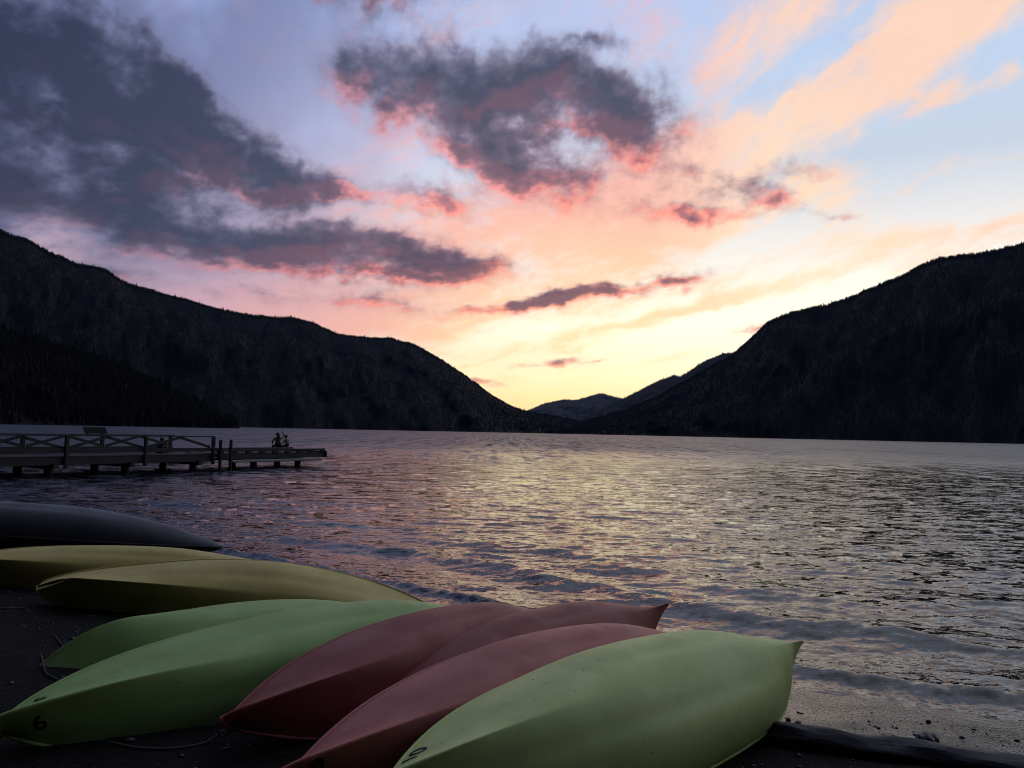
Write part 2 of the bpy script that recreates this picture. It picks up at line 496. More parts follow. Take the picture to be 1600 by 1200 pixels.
# wet and smooth near the lake
zz = k.sep(p_)[2]
wet = k.smooth(k.m('MULTIPLY_ADD', k.noise(p_, 1.3, 4, .6), .10, zz), .15, .08)
k.put(b.inputs['Roughness'], k.m('SUBTRACT', .85, k.m('MULTIPLY', wet, .68)))
k.put(b.inputs['Specular IOR Level'], k.m('MULTIPLY_ADD', wet, .45, .08))
h_ = k.m('ADD', k.m('MULTIPLY', vor.outputs['Distance'], -1.0), k.m('MULTIPLY', k.noise(p_, 14, 5, .6), 1.2))
bump(k, b, k.m('MULTIPLY', h_, k.m('SUBTRACT', 1.0, k.m('MULTIPLY', wet, .75))), .7, .012)
beach = mesh_obj('beach', np.stack([GX, GY, ground_z(GX, GY)], -1).reshape(-1, 3), grid_faces(len(gx), len(gy))[:, ::-1], BEACH, smooth=True)
# cut the far lake floor away from the sheet: it would only lie hidden under the water
tag(beach, kind='structure')

# unseen tall wood behind the camera, added to block rear and side sky light
r_ = np.random.default_rng(77)
bxy = np.stack([r_.uniform(-90, 90, 2600), r_.uniform(-90, 60, 2600)], -1)
bd = shore_d(bxy[:, 0], bxy[:, 1])
ba = np.degrees(np.arctan2(bxy[:, 0], bxy[:, 1]))
keep = (bd > np.where(bxy[:, 0] > 8, 4.0, np.where(bxy[:, 0] < -10, 6.5, 9.5))) & (bd < 70) & (np.abs(ba) > 48) & (np.hypot(bxy[:, 0], bxy[:, 1]) > 7)
bxy = bxy[keep]
conifers('forest', np.stack([bxy[:, 0], bxy[:, 1], ground_z(bxy[:, 0], bxy[:, 1])], -1), r_.uniform(16, 30, len(bxy)), r_, 'tall dark conifer wood out of view behind the beach, added to block sky light', 7)

# ---------------------------------------------------------------- lake
r_l = np.concatenate([np.geomspace(4.2, 70, 560, endpoint=False), np.geomspace(70, 400, 120, endpoint=False), np.geomspace(400, 17500, 64)])
th_l = np.radians(np.concatenate([np.linspace(-75, -36, 30, endpoint=False), np.linspace(-36, 36, 640, endpoint=False), np.linspace(36, 100, 50)]))
RR, TH = np.meshgrid(r_l, th_l, indexing='ij')
WX, WY = np.sin(TH) * RR, np.cos(TH) * RR
spacing = np.gradient(r_l)[:, None] * np.ones_like(TH)
wr = np.random.default_rng(5)
H = np.zeros_like(WX)
shoal = np.clip(-shore_d(WX, WY) / 2.5, 0.12, 1.0)
gust = .75 + .5 * fbm(WX * .06, WY * .09, 3, .5, 301)
warps = [2.4 * fbm(WX * f, WY * f, 2, .5, 310 + i) for i, f in enumerate((.8, .8, .45, .45, .25, .25))]
for i in range(56):
    q = (i + wr.random()) / 56
    lam = .12 * (2.2 / .12) ** q
    a = R(-96) + wr.normal(0, 1) * R(40 - 29 * q)           # the wind drives the waves in to the beach
    kx, ky = math.cos(a) * 2 * math.pi / lam, math.sin(a) * 2 * math.pi / lam
    amp = .0060 * lam * (1.0 if lam < .4 else (.4 / lam) ** .72)
    fade = np.clip((lam / spacing - 2.5) / 2.0, 0, 1)
    c = np.sin(kx * WX + ky * WY + wr.uniform(0, 6.28) + warps[(2 * int(q * 2.99)) + i % 2])
    H += amp * fade * gust * ((1 + c) ** 2.2 * .42 - .78)
# one low swell about to break along the beach, and the last small breaker
dd = shore_d(WX, WY)
sw = lambda c, w, wob: np.exp(-((dd + c + wob) / w) ** 2)
wob = .35 * fbm(WX * .35, WY * .35, 3, .5, 401)
H = H * shoal + .12 * sw(2.3, .30, wob) * (.6 + .6 * fbm(WX * .25, WY * .25, 2, .5, 403)) + .05 * sw(4.4, .4, wob * 1.6) + .03 * sw(7.5, .5, wob * 2)
H += .075 * sw(.55, .16, wob * .4) * (.8 + .6 * fbm(WX * 1.5, WY * 1.5, 3, .6, 405))
H += np.where(dd > -1.6, .012 * fbm(WX * 9, WY * 9, 4, .7, 407) * np.clip((1.6 + dd), 0, 1), 0)
WATER, k, b = principled('lake water', (.006, .009, .012, 1), .05, .62)
b.inputs['IOR'].default_value = 1.333
p_ = pos(k)
dist = k.vm('LENGTH', p_, out=1)
pm = k.mapping(p_, (0, 0, 0), (0, 0, R(7)), (1.0, 1.9, 1.0))
pf = k.mapping(p_, (0, 0, 0), (0, 0, R(4)), (1.0, .03, 1.0))
half3 = (.5, .5, .5)
c1 = k.vm('SUBTRACT', k.noise(pm, 8.0, 5, .75, .3, color=True), half3)       # capillary ripples
ps = k.mapping(p_, (0, 0, 0), (0, 0, R(6)), (1.0, 2.8, 1.0))
cs = k.vm('SUBTRACT', k.noise(ps, 1.9, 5, .70, .25, color=True), half3)      # short steep wavelets
c2 = k.vm('SUBTRACT', k.noise(pm, .8, 4, .65, .2, color=True), half3)        # chop that the mesh no longer carries far out
pg = k.mapping(p_, (0, 0, 0), (0, 0, R(4)), (1.0, .16, 1.0))
c4 = k.vm('SUBTRACT', k.noise(pg, 1.0, 5, .7, color=True), half3)            # the same at middle distance
c3 = k.vm('SUBTRACT', k.noise(pf, .9, 6, .75, color=True), half3)            # wave trains and cat's paws seen flat on
gst = k.smooth(k.noise(k.mapping(p_, scale=(.05, .03, 1)), 1.0, 3, .5), .35, .65, .6, 1.25)
mid = k.smooth(dist, 12.0, 45.0)
farw = k.smooth(dist, 35.0, 160.0)
nn = k.vm('ADD', k.vm('SCALE', c1, scale=.85), k.vm('SCALE', cs, scale=1.15))
nn = k.vm('ADD', nn, k.vm('SCALE', c2, scale=k.m('MULTIPLY', mid, .75)))
nn = k.vm('ADD', nn, k.vm('SCALE', c4, scale=k.smooth(dist, 30.0, 80.0, 0.0, 1.5)))
nn = k.vm('ADD', nn, k.vm('SCALE', c3, scale=k.m('MULTIPLY', farw, 2.0)))
nn = k.vm('SCALE', k.vm('MULTIPLY', nn, (.6, 1.0, 0.0)), scale=gst)
# wind waves lean over towards the beach: more of the unresolved surface faces it than the open lake
nn = k.vm('ADD', nn, k.comb(0.0, k.smooth(dist, 25.0, 140.0, 0.0, -.13), 0.0))
gn = k.new('ShaderNodeNewGeometry').outputs['Normal']
k.put(b.inputs['Normal'], k.vm('NORMALIZE', k.vm('ADD', gn, nn)))
k.put(b.inputs['Roughness'], k.smooth(dist, 20.0, 130.0, .05, .36))
lake = mesh_obj('lake', np.stack([WX, WY, H], -1).reshape(-1, 3), grid_faces(len(r_l), len(th_l))[:, ::-1], WATER, smooth=True)
tag(lake, kind='structure')

# ---------------------------------------------------------------- evening haze over the lake
hz = bpy.data.materials.new('evening haze')
hz.use_nodes = True
hz.node_tree.nodes.clear()
k = NT(hz.node_tree)
pv = k.new('ShaderNodeVolumePrincipled')
pv.inputs['Color'].default_value = (.50, .68, 1.0, 1)
pv.inputs['Density'].default_value = 0.8e-5
hz.node_tree.links.new(pv.outputs[0], k.new('ShaderNodeOutputMaterial').inputs['Volume'])
x0, x1, y0, y1, z0, z1 = -24000, 24000, -6000, 24000, -6.0, 2200.0
hv = [(x, y, z) for x in (x0, x1) for y in (y0, y1) for z in (z0, z1)]
haze = mesh_obj('haze', hv, [(0, 1, 3, 2), (4, 6, 7, 5), (0, 4, 5, 1), (2, 3, 7, 6), (0, 2, 6, 4), (1, 5, 7, 3)], hz)
tag(haze, kind='stuff')
# ---------------------------------------------------------------- kayaks turned over on the beach
def plastic(name, col, dirt):
    """Moulded polyethylene: slightly mottled, finely grained, scuffed."""
    m, k, b = principled(name, col, .5, .30)
    co = obj_co(k)
    n = k.noise(co, 2.2, 6, .65)
    n2 = k.noise(k.mapping(co, scale=(1.5, 9, 9)), 5, 5, .7)
    c = k.mix(k.smooth(n, .35, .75), col, tuple(x * .82 for x in col[:3]) + (1,))
    c = k.mix(k.smooth(n2, .56, .8, 0, .45), c, dirt)
    spk = k.new('ShaderNodeTexVoronoi')
    k.put(spk.inputs['Vector'], co)
    spk.inputs['Scale'].default_value = 19.0
    spk.inputs['Randomness'].default_value = 1.0
    rnd = k.sep(spk.outputs['Color'])
    speck = k.m('MULTIPLY', k.smooth(spk.outputs['Distance'], .13, .05), k.smooth(rnd[0], .84, .87))
    c = k.mix(k.m('MULTIPLY', speck, .9), c, (.012, .012, .010, 1))
    # long thin scratches from launching
    wv = k.noise(k.mapping(co, rot=(0, .3, .5), scale=(2.0, 60, 60)), 1.0, 2, .5)
    c = k.mix(k.smooth(wv, .68, .72, 0, .45), c, dirt)
    wd = k.noise(k.mapping(co, rot=(.4, 0, -.35), scale=(3.0, 45, 45)), 1.0, 3, .6)
    c = k.mix(k.smooth(wd, .70, .74, 0, .5), c, tuple(x * .35 for x in col[:3]) + (1,))
    mud = k.noise(co, 4.0, 7, .72)
    c = k.mix(k.smooth(mud, .56, .74, 0, .4), c, tuple(x * .55 for x in col[:3]) + (1,))
    k.put(b.inputs['Base Color'], c)
    k.put(b.inputs['Roughness'], k.smooth(n, .3, .7, .46, .64))
    bump(k, b, k.m('ADD', k.noise(co, 260, 2, .5), k.m('MULTIPLY', k.noise(co, 3.5, 3, .5), 6.0)), .25, .0025)
    return m

GREEN = plastic('green plastic', (.35, .54, .17, 1), (.47, .57, .33, 1))
LIME = plastic('faded lime green plastic', (.62, .76, .29, 1), (.72, .80, .48, 1))
PINK = plastic('faded red plastic', (.47, .145, .13, 1), (.54, .28, .25, 1))
RED = plastic('dark red plastic', (.29, .065, .060, 1), (.36, .15, .14, 1))
YELLOW = plastic('yellow plastic', (.64, .53, .16, 1), (.62, .56, .30, 1))
GREY = plastic('dark grey plastic', (.15, .155, .165, 1), (.20, .205, .21, 1))
BLACK_PAINT = principled('black lettering', (.008, .008, .012, 1), .6, .3)[0]
DARK_RIM = principled('black rubber', (.015, .015, .016, 1), .6, .3)[0]
ROPE, k, b = principled('pale rope', (.11, .105, .10, 1), .9, .1)
bump(k, b, k.noise(obj_co(k), 300, 2, .5), .6, .002)

def tube_mesh(pts, radius, sides=6):
    pts = [Vector(p) for p in pts]
    vs_, fs_ = [], []
    for i, p in enumerate(pts):
        d = (pts[min(i + 1, len(pts) - 1)] - pts[max(i - 1, 0)]).normalized()
        up = Vector((0, 0, 1)) if abs(d.z) < .9 else Vector((1, 0, 0))
        x = d.cross(up).normalized()
        y = x.cross(d)
        rr = radius[i] if isinstance(radius, (list, tuple)) else radius
        for j in range(sides):
            a = 2 * math.pi * j / sides
            vs_.append(p + (x * math.cos(a) + y * math.sin(a)) * rr)
    n = len(pts)
    for i in range(n - 1):
        for j in range(sides):
            a, b_ = i * sides + j, i * sides + (j + 1) % sides
            fs_.append((a, b_, b_ + sides, a + sides))
    fs_.append(tuple(range(sides))[::-1])
    fs_.append(tuple((n - 1) * sides + j for j in range(sides)))
    return vs_, fs_

def bez(pts, n=24):
    """Smooth line through points (Catmull-Rom)."""
    P_ = [Vector(p) for p in pts]
    P_ = [P_[0] * 2 - P_[1]] + P_ + [P_[-1] * 2 - P_[-2]]
    out = []
    for i in range(1, len(P_) - 2):
        for q in range(n):
            t = q / n
            a, b_, c, d_ = P_[i - 1], P_[i], P_[i + 1], P_[i + 2]
            out.append(.5 * ((2 * b_) + (c - a) * t + (2 * a - 5 * b_ + 4 * c - d_) * t * t + (3 * b_ - a - 3 * c + d_) * t ** 3))
    out.append(P_[-2])
    return out

def kayak(name, label, mat, tipA, tipB, roll, beam, h, group='overturned kayaks on the beach', kA=.75, kB=.75, rA=.35, rB=.35,
          nE=.92, nM=2.3, vA=.5, vB=.32, nB=None, kwA=.012, rakeA=0.0, rakeB=0.0, fullA=.62, fullB=.62, sheer=.06, deck=.10, numbers=(), ridge=0.0, grooves=True, extra=0.0):
    """tipA, tipB: world points of the two keel ends. Local frame: X along the keel, Z from deck to keel (so up once turned over)."""
    A_, B_ = Vector(tipA), Vector(tipB)
    X = (B_ - A_)
    L = X.length
    X.normalize()
    Y0 = Vector((0, 0, 1)).cross(X).normalized()
    Z0 = X.cross(Y0)
    c, sn = math.cos(R(roll)), math.sin(R(roll))
    Z, Y = Z0 * c - Y0 * sn, Y0 * c + Z0 * sn
    O = A_ - Z * (kA * h)
    root = bpy.data.objects.new(name, None)
    root.empty_display_size = .3
    COL.objects.link(root)
    M = Matrix((X, Y, Z)).transposed().to_4x4()
    root.matrix_world = Matrix.Translation(O) @ M
    tag(root, label, 'kayak', group)
    ns, nc = 97, 17
    S = .5 - .5 * np.cos(np.linspace(0, math.pi, ns))
    S = .6 * S + .4 * np.linspace(0, 1, ns)
    def prof(t):
        a = kA + (1 - kA) * (1 - (1 - np.clip(t / rA, 0, 1)) ** 2.2)
        b_ = kB + (1 - kB) * (1 - (1 - np.clip((1 - t) / rB, 0, 1)) ** 2.2)
        return h * np.minimum(a, b_)
    def half(t):
        q = np.where(t < .5, 1 - np.clip(1 - 2 * t, 0, 1) ** 1.9, 1 - np.clip(2 * t - 1, 0, 1) ** 1.9)
        f = np.where(t < .5, fullA, fullB)
        return .5 * beam * np.maximum(q, 0) ** f
    kz, hb = prof(S), half(S) + .018
    kz = kz - .05 * np.clip(1 - S / .035, 0, 1) ** 2 - .02 * np.clip(1 - (1 - S) / .02, 0, 1) ** 2      # rounded stem heads
    nn = nE + (nM - nE) * sstep(np.minimum(S / vA, (1 - S) / vB), 0.0, 1.0)
    if nB:       # bluff stern that ends in a keel fin
        nn = np.where(S > .5, np.maximum(nn, nB - (nB - .72) * sstep(S, .90, .985)), nn)
    gz = -sheer * (2 * S - 1) ** 2
    ph = np.linspace(0, math.pi / 2, nc)
    rows = []
    for i in range(ns):
        e = 2.0 / nn[i]
        y = hb[i] * np.cos(ph) ** e
        z = gz[i] + (kz[i] - gz[i]) * np.sin(ph) ** e
        keel_w = .012 + kwA * float(sstep(S[i], .42, .08))
        y = np.maximum(y, keel_w * np.sqrt(np.clip(1 - (np.sin(ph)) ** 8, 0, 1)))
        if grooves:      # moulded channels beside the keel, fading out towards the ends
            w = math.sin(math.pi * S[i]) ** 2
            z = z - .014 * w * np.exp(-((np.abs(y) / (hb[i] + 1e-6) - .42) / .10) ** 2)
        endA, endB = max(0, 1 - S[i] / .22), max(0, 1 - (1 - S[i]) / .22)
        v = (z - gz[i]) / max(kz[i] - gz[i], 1e-4)
        x = S[i] * L + (-rakeA * endA ** 1.5 + rakeB * endB ** 1.5) * (v - 1.0)
        row = [(x[j], y[j], z[j]) for j in range(nc)] + [(x[j], -y[j], z[j]) for j in range(nc - 2, -1, -1)]
        rows.append(row)
    V = np.array(rows)
    m = V.shape[1]
    F = grid_faces(ns, m)
    hull_v = V.reshape(-1, 3)
    caps = [tuple(range(m))[::-1], tuple((ns - 1) * m + j for j in range(m))]
    hull = mesh_obj('hull', hull_v, [tuple(int(q) for q in f) for f in F] + caps, mat, root, smooth=True)
    # deck with its two seat wells, facing the ground
    nd = 13
    D = []
    for i in range(ns):
        t = np.linspace(-1, 1, nd)
        x0 = V[i, 0, 0]
        well = sum(np.exp(-((S[i] - c0) / .09) ** 4) for c0 in (.36, .66)) * np.clip(1 - (np.abs(t) / .62) ** 6, 0, 1)
        dz = gz[i] - deck * (1 - t ** 2) ** .5 * math.sin(math.pi * min(max(S[i], 0.0), 1.0)) ** .4 + .13 * well * (h > .2)
        D.append(np.stack([np.full(nd, x0), -t * hb[i] * .995, dz - .001], -1))
    mesh_obj('deck', np.array(D).reshape(-1, 3), grid_faces(ns, nd), mat, root, smooth=True)
    # moulded seam where hull and deck meet
    loop = [Vector(V[i, 0]) for i in range(0, ns, 2)] + [Vector(V[i, -1]) for i in range(ns - 1, -1, -2)]
    loop.append(loop[0])
    mesh_obj('seam_rim', *tube_mesh(loop, .011, 6), mat, root, smooth=True)
    # carrying toggles at both ends
    for sgn, i in ((-1, 2), (1, ns - 3)):
        e0 = Vector((V[i, 0, 0], 0, gz[i] - .01))
        tw = tube_mesh(bez([e0 + Vector((0, .02, 0)), e0 + Vector((sgn * .05, .035, -.03)), e0 + Vector((sgn * .05, -.035, -.03)), e0 + Vector((0, -.02, 0))], 6), .005, 5)
        mesh_obj('carry_toggle', *tw, DARK_RIM, root, smooth=True)
    if numbers:
        bvh = BVHTree.FromPolygons([Vector(v) for v in hull_v], [tuple(int(q) for q in f) for f in F])
        inv = root.matrix_world.inverted()
        for txt, u, v, size, spin in numbers:
            o0, d0 = inv @ EYE, (inv.to_3x3() @ ray(u, v)).normalized()
            loc, nor, idx, dst = bvh.ray_cast(o0, d0)
            if loc is None:
                continue
            if nor.dot(d0) > 0:
                nor = -nor
            cu = bpy.data.curves.new('numeral', 'FONT')
            cu.body = txt
            cu.align_x, cu.align_y = 'CENTER', 'CENTER'
            cu.size = size
            cu.offset = size * .012
            tmp = bpy.data.objects.new('tmp', cu)
            COL.objects.link(tmp)
            bpy.context.view_layer.update()
            me = bpy.data.meshes.new_from_object(tmp.evaluated_get(bpy.context.evaluated_depsgraph_get()))
            bpy.data.objects.remove(tmp)
            bm = bmesh.new()
            bm.from_mesh(me)
            bmesh.ops.triangulate(bm, faces=bm.faces)
            bmesh.ops.subdivide_edges(bm, edges=[e for e in bm.edges if e.calc_length() > size * .15], cuts=1)
            tx = Vector((1, 0, 0))
            tx = (tx - nor * tx.dot(nor)).normalized()
            ty = nor.cross(tx)
            cs, ss = math.cos(R(spin)), math.sin(R(spin))
            for w in bm.verts:
                q = Vector((w.co.x * cs - w.co.y * ss, w.co.x * ss + w.co.y * cs))
                p = loc + tx * q.x + ty * q.y
                hit, n2, _, _ = bvh.ray_cast(p + nor * .06, -nor)
                w.co = (hit if hit is not None else p) + nor * .0025
            bm.to_mesh(me)
            bm.free()
            me.materials.append(BLACK_PAINT)
            no = bpy.data.objects.new('numeral', me)
            no.parent = root
            COL.objects.link(no)
    return root

def tip(u, v, z):
    return at_z(u, v, z)

K = {}
K['grey'] = kayak('kayak', 'dark grey overturned kayak, farthest from the camera, partly out of frame on the left', GREY, tip(-330, 801, .60), tip(347, 849, .40), 0, .85, .41,
                  kA=.1, kB=.06, rA=.42, rB=.40, deck=.24, nE=1.5, sheer=.0, vA=.3, vB=.3)
K['yellow_back'] = kayak('kayak', 'mustard yellow overturned kayak behind the other yellow one, cut off by the left picture edge', YELLOW, tip(-150, 868, .64), tip(560, 914, .30), 58, .72, .36,
                         kA=.8, kB=.5, rakeA=.2, vA=.8, vB=.6)
K['yellow'] = kayak('kayak', 'olive yellow overturned kayak with a rope at its left end', YELLOW, tip(100, 902, .60), tip(705, 956, .20), 60, .86, .36,
                    kA=.85, kB=.12, rB=.5, rakeA=-.3, vA=.9, vB=.8, nM=2.0, numbers=(('8', 70, 946, .13, 80),))
K['green_back'] = kayak('kayak', 'green overturned kayak between the yellow one and the green one numbered six', GREEN, tip(52, 1047, .36), tip(690, 985, .22), 14, .8, .37,
                        kA=.10, kB=.12, rA=.20, rB=.5, sheer=.0, rakeA=-.06)
K['green_six'] = kayak('kayak', 'green overturned kayak with the black number 6 at its left end', GREEN, tip(-18, 1122, .64), tip(790, 970, .48), 50, .74, .32,
                       kA=.45, rA=.27, sheer=.0, rakeA=.1, fullA=.74, vA=.75, kwA=.016, numbers=(('6', 62, 1093, .12, 0), ('6', 62, 1130, .12, 30)))
K['pink_back'] = kayak('kayak', 'dark red overturned kayak beside the green one numbered six', RED, tip(353, 1114, .64), tip(880, 966, .46), 48, .70, .31, kA=.5, rA=.5, sheer=.0, rakeA=.12, fullA=.95, vA=.8)
K['pink_middle'] = kayak('kayak', 'dark red overturned kayak with an upturned pointed tip against the water', RED, tip(530, 1128, .50), tip(1040, 950, .55), 42, .78, .36, kB=.95, rB=.2, rakeB=.05, nB=1.2, fullB=.4, rakeA=.2, fullA=.75)
K['pink_front'] = kayak('kayak', 'pink overturned kayak leaning on the nearest green kayak', PINK, tip(440, 1198, .66), tip(1100, 1004, .46), 46, .75, .33, rakeA=.15, sheer=.0, fullA=.95, kA=.5, rA=.5, vA=.7,
                        numbers=(('9', 498, 1192, .13, 60),))
K['green_front'] = kayak('kayak', 'large lime green overturned kayak nearest the camera with its keel fin towards the lake', LIME, tip(565, 1225, .68), tip(1236, 1024, .46), 39, .78, .36,
                         kA=.45, rA=.55, sheer=.0, kB=.90, rB=.30, rakeB=.10, rakeA=.2, fullA=.9, fullB=.32, vA=.66, nB=1.4, numbers=(('10', 648, 1180, .13, 10),))
# ---------------------------------------------------------------- pier and dock
WOOD, k, b = principled('weathered timber', (.10, .095, .09, 1), .8, .2)
co = pos(k)
g = k.noise(k.mapping(co, rot=(0, 0, R(-60)), scale=(1.2, 14, 14)), 2.0, 6, .65)
k.put(b.inputs['Base Color'], k.ramp(g, [(.3, (.026, .025, .026, 1)), (.7, (.085, .082, .082, 1))]))
bump(k, b, g, .4, .01)
PILE, k, b = principled('wet dark pile timber', (.03, .028, .028, 1), .6, .3)
k.put(b.inputs['Base Color'], k.ramp(k.noise(k.mapping(pos(k), scale=(8, 8, 1.2)), 2.0, 5, .65), [(.3, (.015, .014, .015, 1)), (.7, (.05, .046, .044, 1))]))
PAINT = principled('pale grey paint', (.24, .24, .25, 1), .55, .3)[0]

def box_data(cx, cy, cz, sx, sy, sz):
    v = [(cx + i * sx / 2, cy + j * sy / 2, cz + l * sz / 2) for i in (-1, 1) for j in (-1, 1) for l in (-1, 1)]
    f = [(0, 1, 3, 2), (4, 6, 7, 5), (0, 4, 5, 1), (2, 3, 7, 6), (0, 2, 6, 4), (1, 5, 7, 3)]
    return v, f

def bx(name, parent, cx, cy, cz, sx, sy, sz, mat, bev=.01, rot=None):
    bm = bmesh.new()
    v, f = box_data(0, 0, 0, sx, sy, sz)
    vv = [bm.verts.new(q) for q in v]
    for q in f:
        bm.faces.new([vv[i] for i in q])
    bmesh.ops.recalc_face_normals(bm, faces=bm.faces)
    if bev:
        bmesh.ops.bevel(bm, geom=list(bm.edges), offset=bev, segments=1, affect='EDGES')
    me = bpy.data.meshes.new(name)
    bm.to_mesh(me)
    bm.free()
    me.materials.append(mat)
    o = bpy.data.objects.new(name, me)
    COL.objects.link(o)
    o.parent = parent
    o.location = (cx, cy, cz)
    if rot:
        o.rotation_euler = rot
    return o

def beam(name, parent, a, b_, w, h_, mat):
    """Timber from a to b_ in the x-z plane of the pier."""
    a, b_ = Vector(a), Vector(b_)
    d = b_ - a
    return bx(name, parent, *((a + b_) / 2), d.length, w, h_, mat, .006, (0, -math.atan2(d.z, d.x), math.atan2(d.y, d.x)))

def pile(name, parent, x, y, z0, z1, r_):
    vs_, fs_ = tube_mesh([(x, y, z0), (x, y, (z0 + z1) / 2), (x, y, z1 - .03), (x, y, z1)], [r_ * 1.05, r_, r_ * .98, r_ * .8], 10)
    return mesh_obj(name, vs_, fs_, PILE, parent, smooth=False)

def empty(name, loc, rz=0.0):
    o = bpy.data.objects.new(name, None)
    COL.objects.link(o)
    o.location = loc
    o.rotation_euler = (0, 0, rz)
    return o

YAW = R(60)
PW, PD = 2.8, .72                      # width, deck height
pier = empty('pier', (-18.1, 30.2, 0), YAW)
tag(pier, 'weathered timber pier with cross-braced railings running out from the left', 'pier')
for side, y in ((0, 0.0), (1, PW)):
    bx('stringer', pier, 0.0, y, PD - .20, 17.2, .10, .30, WOOD)
    x0 = -8.6
    bx('rail_cap', pier, (x0 + 8.7) / 2, y, 1.52, 8.7 - x0, .16, .05, WOOD)
    bx('kick_board', pier, (x0 + 8.6) / 2, y - .06, PD + .20, 8.6 - x0, .04, .17, WOOD)
    posts = [-8.6, -5.2, -1.78, 1.65, 5.1, 8.6]
    for q in posts:
        bx('rail_post', pier, q, y - .11 if side == 0 else y + .11, .88, .14, .13, 1.26, WOOD)
    for a, c in zip(posts, posts[1:]):
        m_ = (a + c) / 2
        beam('diagonal_brace', pier, (a + .07, y - .03, 1.03), (m_, y - .03, 1.47), .05, .11, WOOD)
        beam('diagonal_brace', pier, (m_, y + .03, 1.47), (c - .07, y + .03, 1.03), .05, .11, WOOD)
    for q in (-6.5, -2.2, 1.25, 4.5, 7.9):
        pile('pile', pier, q, .35 if side == 0 else PW - .35, -1.2, PD - .10, .17)
        if side == 0:
            bx('cross_beam', pier, q, PW / 2, PD - .36 - .02, .22, PW + .3, .22, WOOD)
plank = None
n_pl = 120
for i in range(n_pl):
    x = -8.55 + i * (17.2 / n_pl)
    if plank is None:
        plank = bx('deck_plank', pier, x, PW / 2, PD - .025, .135, PW + .12, .045, WOOD, .005)
    else:
        o = plank.copy()
        COL.objects.link(o)
        o.location = (x, PW / 2, PD - .025 + random.uniform(-.004, .004))
for q, y in ((8.85, -.30), (9.45, -.30)):
    pile('mooring_pile', pier, q, y, -1.2, 1.38, .075)

dock = empty('dock', (-18.1, 30.2, 0), YAW)
tag(dock, 'low timber dock with slotted edge rails at the outer end of the pier', 'dock')
DX0, DX1, DW = 9.0, 16.1, 2.4
for y in (0.05, DW):
    bx('fascia_board', dock, (DX0 + DX1) / 2, y, PD - .16, DX1 - DX0, .09, .22, WOOD)
    bx('rub_rail', dock, (DX0 + .7 + DX1 - .3) / 2, y + (-.13 if y < 1 else .13), PD - .37, DX1 - DX0 - 1.0, .16, .13, PAINT if y < 1 else WOOD, .03)
    bx('edge_rail', dock, (DX0 + DX1) / 2, y, PD + .155, DX1 - DX0, .14, .09, WOOD)
    for i in range(9):
        bx('rail_block', dock, DX0 + .15 + i * (DX1 - DX0 - .3) / 8, y, PD + .06, .34, .12, .11, WOOD)
bx('end_board', dock, DX1 + .03, DW / 2, PD - .10, .09, DW + .2, .34, WOOD)
for q in (11.6, 14.6):
    bx('cross_beam', dock, q, DW / 2, PD - .37, .2, DW - .1, .16, WOOD)
    for y in (.5, DW - .4):
        pile('pile', dock, q, y, -1.2, PD - .44, .17)
plank = None
for i in range(50):
    x = DX0 + .07 + i * (DX1 - DX0) / 50
    if plank is None:
        plank = bx('deck_plank', dock, x, DW / 2 + .02, PD - .025, .13, DW - .1, .045, WOOD, .005)
    else:
        o = plank.copy()
        COL.objects.link(o)
        o.location = (x, DW / 2 + .02, PD - .025 + random.uniform(-.004, .004))

# tilted board on the far railing
def pier_pt(x, y, z):
    return Vector((-18.1, 30.2, 0)) + Matrix.Rotation(YAW, 3, 'Z') @ Vector((x, y, z))
sb = empty('notice_board', pier_pt(4.7, PW, 1.545), YAW)
tag(sb, 'dark tilted flat board standing on the pier railing', 'board')
bx('panel', sb, 0, .05, .16, 1.05, .03, .34, principled('dark board face', (.014, .015, .02, 1), .75, .08)[0], .006, (R(-38), 0, 0))
for q in (-.35, .35):
    bx('bracket', sb, q, .07, .06, .05, .05, .13, DARK_RIM, .004)
# ---------------------------------------------------------------- people on the pier
SKIN = principled('skin', (.32, .19, .14, 1), .55, .3)[0]
HAIR = principled('dark hair', (.015, .012, .010, 1), .6, .3)[0]
OLIVE = principled('olive cloth', (.075, .070, .030, 1), .9, .1)[0]
PALE = principled('pale patterned cloth', (.16, .155, .15, 1), .9, .1)[0]
DARKC = principled('dark cloth', (.018, .018, .022, 1), .9, .1)[0]

def skin_mesh(joints, edges, root_i, name, sub=2):
    me = bpy.data.meshes.new(name)
    me.from_pydata([j[0] for j in joints], edges, [])
    o = bpy.data.objects.new(name, me)
    COL.objects.link(o)
    m = o.modifiers.new('skin', 'SKIN')
    m.use_smooth_shade = True
    for i, v in enumerate(me.skin_vertices[0].data):
        r_ = joints[i][1]
        v.radius = r_ if isinstance(r_, tuple) else (r_, r_)
        v.use_root = i == root_i
    sd = o.modifiers.new('sub', 'SUBSURF')
    sd.levels = sd.render_levels = sub
    bpy.context.view_layer.update()
    out = bpy.data.meshes.new_from_object(o.evaluated_get(bpy.context.evaluated_depsgraph_get()))
    bpy.data.objects.remove(o)
    out.name = name
    return out

def ball(name, c, r_, mat, parent, sq=(1, 1, 1), cut=None):
    bm = bmesh.new()
    bmesh.ops.create_icosphere(bm, subdivisions=3, radius=1.0)
    for v in bm.verts:
        v.co = Vector((v.co.x * sq[0] * r_, v.co.y * sq[1] * r_, v.co.z * sq[2] * r_)) + Vector(c)
    if cut:
        bmesh.ops.delete(bm, geom=[v for v in bm.verts if cut(v.co)], context='VERTS')
    me = bpy.data.meshes.new(name)
    bm.to_mesh(me)
    bm.free()
    for p in me.polygons:
        p.use_smooth = True
    me.materials.append(mat)
    o = bpy.data.objects.new(name, me)
    COL.objects.link(o)
    o.parent = parent
    return o

